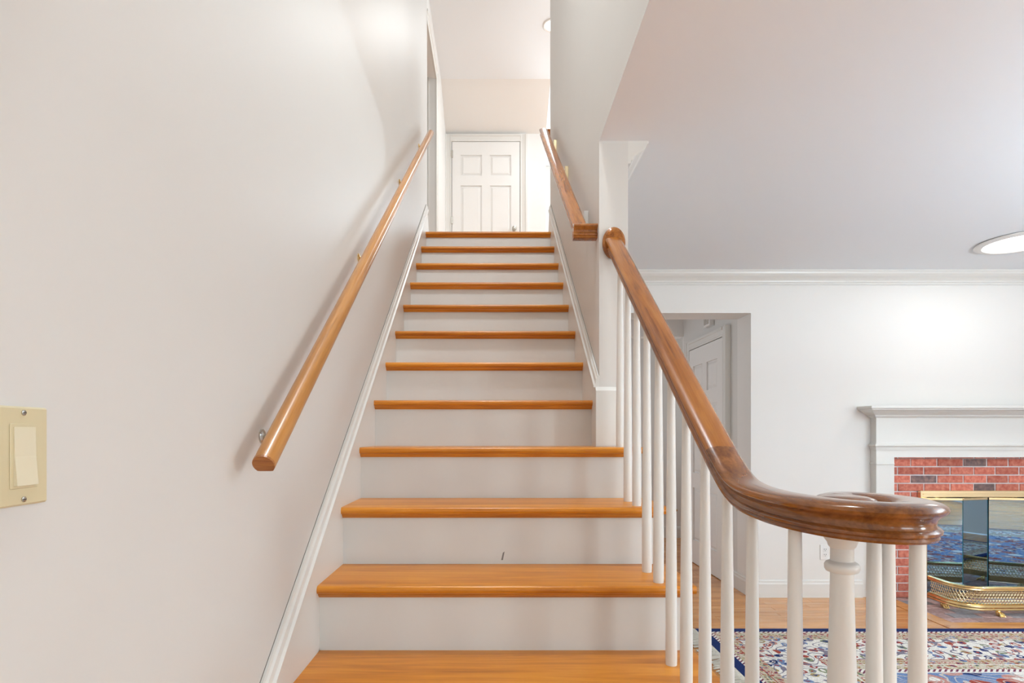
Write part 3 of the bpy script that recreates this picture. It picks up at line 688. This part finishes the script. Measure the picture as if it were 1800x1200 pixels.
G(OH).prism([(HX1 + .10, BY), (HX1, HY0), (HX1, YL - .012), (HX1 + .10, YL - .012)], 2, -.0125, .0035).part('border', 'floor', he)
# brass framed glass doors
gd = empty('fireplace_doors', (FM, YBR, 0), 0, 'brass framed bifold glass fireplace doors', 'fireplace doors'); OF = (FM, YBR, 0)
YG = YBR - .032
fr = G(OF)
fr.box(FX0, FX1, YG, YBR, FZ - .050, FZ, .003); fr.box(FX0, FX0 + .05, YG, YBR, .02, FZ - .050, .003); fr.box(FX1 - .05, FX1, YG, YBR, .02, FZ - .050, .003); fr.box(FX0 + .05, FX1 - .05, YG, YBR, .02, .05, .002)
fr.part('frame', 'brass_pale', gd)
G(OF).box(FX0 + .016, FX1 - .016, YG - .004, YG, FZ - .030, FZ - .022, .001).box(FX0 + .016, FX1 - .016, YG - .004, YG, FZ - .048, FZ - .042, .001).part('frame_bead', 'brass_pale', gd)
gl0, gl1 = FX0 + .052, FX1 - .052
wp = (gl1 - gl0) / 4
js = [(gl0, YG + .016), (gl0 + wp * 1.03, YG - .012), (gl0 + 2 * wp - .004, YG + .044), (gl0 + 2 * wp + .004, YG + .044), (gl1 - wp * 1.03, YG - .012), (gl1, YG + .016)]
for a, b in ((0, 1), (1, 2), (3, 4), (4, 5)):
    (xa, ya), (xb, yb) = js[a], js[b]; L = math.hypot(xb - xa, yb - ya); ang = math.atan2(yb - ya, xb - xa)
    me = G().box(.002, L - .002, -.003, .003, .055, FZ - .072).mesh('glass_panel', 'fireglass')
    p = link('glass_panel', me, gd, (xa - OF[0], ya - OF[1], 0), (0, 0, ang))
    link('top_clip', G().box(.002, L - .002, -.006, .006, FZ - .072, FZ - .054, .002).mesh('top_clip', 'brass_pale'), p)
    M.setdefault('glass_edge', paint('green_glass_edge', (.03, .17, .22), .1, .02))
    link('glass_edge', G().box(L - .0035, L - .0005, -.0042, .0042, .055, FZ - .073).mesh('glass_edge', 'glass_edge'), p)
# brass fender
fe = empty('fireplace_fender', (FM, 3.85, 0), 0, 'polished brass fender with pierced gallery on the hearth', 'fender'); OFe = (FM, 3.85, 0)
fl = 3.145 * sx * .99; fd = 3.83; rad = .135
half_p = [(fl, 4.13), (fl, fd + rad + .04)] + [(fl + rad - rad * math.cos(a), fd + rad - rad * math.sin(a)) for a in [math.radians(10 * k) for k in range(0, 10)]]
half_p += [(fl + rad + (FM - fl - rad) * k / 5, fd) for k in range(1, 6)]
path2 = half_p + [(2 * FM - x, y) for x, y in reversed(half_p[:-1])]
def band(name, prof, z, mat='brass', parent=fe): return G(OFe).sweep([(x, y, z) for x, y in path2], prof).part(name, mat, parent, True)
band('top_rim', [(-.004, -.014), (.010, -.014), (.013, -.010), (.010, -.004), (.014, .004), (.012, .011), (.004, .014), (-.008, .014), (-.012, .006), (-.008, -.004)], .186)
band('base_moulding', [(-.006, -.022), (.016, -.022), (.020, -.016), (.014, -.009), (.018, .001), (.012, .010), (.006, .014), (.008, .020), (-.006, .022)], .062)
# pierced gallery: scroll rings between rim and base (uncountable openwork)
gal = G(OFe)
def ring(c, t, r, tr, seg=8, m=4):
    up = Vector((0, 0, 1)); nrm = t.cross(up); V = []; F = []
    for i in range(seg):
        a = 2 * math.pi * i / seg; d = t * math.cos(a) + up * math.sin(a)
        for j in range(m): b = 2 * math.pi * j / m; V.append(c + d * (r + tr * math.cos(b)) + nrm * tr * math.sin(b))
    for i in range(seg):
        for j in range(m): F.append([i * m + j, i * m + (j + 1) % m, ((i + 1) % seg) * m + (j + 1) % m, ((i + 1) % seg) * m + j])
    gal.add(V, F)
PP = [Vector((x, y, 0)) for x, y in path2]; acc = 0; step = .0205; nxt = step; idx = 0
for i in range(len(PP) - 1):
    d = PP[i + 1] - PP[i]; L = d.length; t = d.normalized()
    while nxt <= acc + L:
        c = PP[i] + t * (nxt - acc)
        for k, z in enumerate((.094, .113, .133, .153, .163)):
            cc = c + t * (step * .5 if k % 2 else 0); cc.z = z
            ring(cc, t, (.0085, .0100, .0088, .0100, .0055)[k], .0018, 10, 4)
        idx += 1; nxt += step
    acc += L
tag(gal.part('pierced_gallery', 'brass_pale', fe, True), None, None, None, 'stuff')
for fx, fy in ((fl + .012, 4.02), (3.385, fd - .005), (2 * FM - 3.385, fd - .005), (2 * FM - fl - .012, 4.02)):
    f = G(OFe); n_ = 3
    f.lathe([(.006, .045), (.014, .036), (.017, .022), (.012, .006)], (fx, fy, 0), 10)
    for k in range(-1, 2):
        f.tube(catmull([(fx + k * .006, fy - .004, .030), (fx + k * .011, fy - .020, .026), (fx + k * .014, fy - .032, .014), (fx + k * .014, fy - .035, .005)], 3), .0055, 6)
    f.part('paw_foot', 'brass', fe, True)

# ------------------------------------------------------------------ oriental rug
RX0, RY1 = 1.25, 3.555; RX1, RY0 = 6.3, .3
rg = empty('oriental_rug', (RX0, RY1, 0), 0, 'large oriental rug with navy edge and cream floral borders', 'rug')
def rugmat():
    m, n, l, p = new_mat('oriental_rug_weave')
    def math_(op, a, b=None, c=None):
        k = n.new('ShaderNodeMath'); k.operation = op
        for i, v in enumerate((a, b, c)):
            if v is None: continue
            if isinstance(v, (int, float)): k.inputs[i].default_value = v
            else: l.new(v, k.inputs[i])
        return k.outputs[0]
    def mix(f, a, b):
        k = n.new('ShaderNodeMix'); k.data_type = 'RGBA'
        for s_, v in ((0, f), (6, a), (7, b)):
            if isinstance(v, tuple): k.inputs[s_].default_value = (*v, 1)
            elif isinstance(v, (int, float)): k.inputs[s_].default_value = v
            else: l.new(v, k.inputs[s_])
        return k.outputs[2]
    tc = n.new('ShaderNodeTexCoord'); sx_ = n.new('ShaderNodeSeparateXYZ'); l.new(tc.outputs['Object'], sx_.inputs[0])
    u = sx_.outputs[0]; v = math_('MULTIPLY', sx_.outputs[1], -1)
    e = math_('MINIMUM', math_('MINIMUM', u, v), math_('MINIMUM', math_('SUBTRACT', RX1 - RX0, u), math_('SUBTRACT', RY1 - RY0, v)))
    def ramp(fac, stops):
        r = n.new('ShaderNodeValToRGB'); r.color_ramp.interpolation = 'CONSTANT'; el = r.color_ramp.elements
        el[0].position = 0; el[0].color = (*stops[0][1], 1); el[1].position = stops[1][0]; el[1].color = (*stops[1][1], 1)
        for q, c in stops[2:]: k = el.new(q); k.color = (*c, 1)
        l.new(fac, r.inputs[0]); return r.outputs[0]
    cream = (.80, .76, .70); red = (.36, .07, .05); navy = (.018, .035, .13); gold = (.40, .29, .12); sage = (.25, .28, .16); blue = (.16, .24, .42); pink = (.52, .25, .21)
    # warped coordinates for flowers
    no = n.new('ShaderNodeTexNoise'); no.inputs['Scale'].default_value = 12; l.new(tc.outputs['Object'], no.inputs['Vector'])
    wv = n.new('ShaderNodeVectorMath'); wv.operation = 'MULTIPLY_ADD'; wv.inputs[1].default_value = (.06, .06, 0); l.new(no.outputs['Color'], wv.inputs[0]); l.new(tc.outputs['Object'], wv.inputs[2])
    def flowers(scale, size, base, pal):
        vo = n.new('ShaderNodeTexVoronoi'); vo.inputs['Scale'].default_value = scale; vo.inputs['Randomness'].default_value = .75; vo.voronoi_dimensions = '2D'; l.new(wv.outputs[0], vo.inputs['Vector'])
        sp_ = n.new('ShaderNodeSeparateColor'); l.new(vo.outputs['Color'], sp_.inputs[0])
        k = len(pal); col = ramp(sp_.outputs[0], [(i / k, c) for i, c in enumerate(pal)])
        inner = math_('LESS_THAN', vo.outputs['Distance'], size); core = math_('LESS_THAN', vo.outputs['Distance'], size * .42)
        c1 = mix(inner, base, col); return mix(core, c1, ramp(sp_.outputs[1], [(0, cream), (.4, red), (.7, navy)]))
    def vines(scale, col_in, c):
        nn = n.new('ShaderNodeTexNoise'); nn.inputs['Scale'].default_value = scale; nn.inputs['Detail'].default_value = 1; nn.noise_dimensions = '2D'; l.new(tc.outputs['Object'], nn.inputs['Vector'])
        f = math_('LESS_THAN', math_('ABSOLUTE', math_('SUBTRACT', math_('FRACT', math_('MULTIPLY', nn.outputs['Fac'], 9)), .5)), .09)
        return mix(f, col_in, c)
    f_main = vines(5, flowers(16, .36, cream, [red, blue, pink, gold, navy, sage, red, cream]), (.22, .20, .25))
    f_small = flowers(34, .36, (.55, .45, .34), [red, gold, pink, sage, red, blue])
    f_gold = flowers(34, .36, (.60, .53, .42), [gold, red, sage, gold, pink])
    f_field = vines(5, flowers(7, .40, blue, [red, cream, navy, red, pink]), (.55, .5, .45))
    f_field = mix(math_('LESS_THAN', flowers and math_('ABSOLUTE', math_('SUBTRACT', v, 1.25)), .0), f_field, cream)
    stripe = math_('GREATER_THAN', math_('FRACT', math_('MULTIPLY', math_('ADD', u, v), 34)), .55)
    barber = mix(stripe, cream, mix(.5, navy, red))
    out = (.0, .0, .0)
    bands = [(0, navy), (.058, barber), (.078, f_gold), (.128, red), (.134, f_small), (.190, f_main), (.490, red), (.496, f_small), (.555, cream), (.562, f_gold), (.618, barber), (.650, cream), (.662, f_field)]
    cur = navy
    for pos, c in bands[1:]:
        cur = mix(math_('GREATER_THAN', e, pos), cur, c)
    wn = n.new('ShaderNodeTexNoise'); wn.inputs['Scale'].default_value = 160; wn.inputs['Detail'].default_value = 2; l.new(tc.outputs['Object'], wn.inputs['Vector'])
    hs = n.new('ShaderNodeHueSaturation'); mr = n.new('ShaderNodeMapRange'); mr.inputs[1].default_value = .3; mr.inputs[2].default_value = .7; mr.inputs[3].default_value = .75; mr.inputs[4].default_value = 1.25
    l.new(wn.outputs['Fac'], mr.inputs[0]); l.new(mr.outputs[0], hs.inputs['Value']); l.new(cur, hs.inputs['Color']); l.new(hs.outputs[0], p.inputs['Base Color'])
    p.inputs['Roughness'].default_value = .95; p.inputs['Specular IOR Level'].default_value = .1
    b = n.new('ShaderNodeBump'); b.inputs['Strength'].default_value = .4; b.inputs['Distance'].default_value = .002; l.new(wn.outputs['Fac'], b.inputs['Height']); l.new(b.outputs[0], p.inputs['Normal'])
    return m
M['rug'] = rugmat(); M['fringe'] = paint('cream_cotton_fringe', (.66, .61, .53), .95, .15, 60)
G((RX0, RY1, 0)).box(RX0, RX1, RY0, RY1, .001, .011, .002).part('rug_body', 'rug', rg)
fg = G((RX0, RY1, 0))
y = RY0 + .01
while y < RY1 - .005:
    L = random.uniform(.075, .115); dy = random.uniform(-.012, .012); x = RX0
    pts = [(x, y, .006), (x - L * .35, y + dy * .3, .012 + random.uniform(0, .006)), (x - L * .7, y + dy * .8, .009), (x - L, y + dy, .005)]
    fg.sweep(pts, [(-.0034, -.002), (.0034, -.002), (.0034, .003), (-.0034, .003)]); y += .0082
tag(fg.part('fringe', 'fringe', rg), None, None, None, 'stuff')
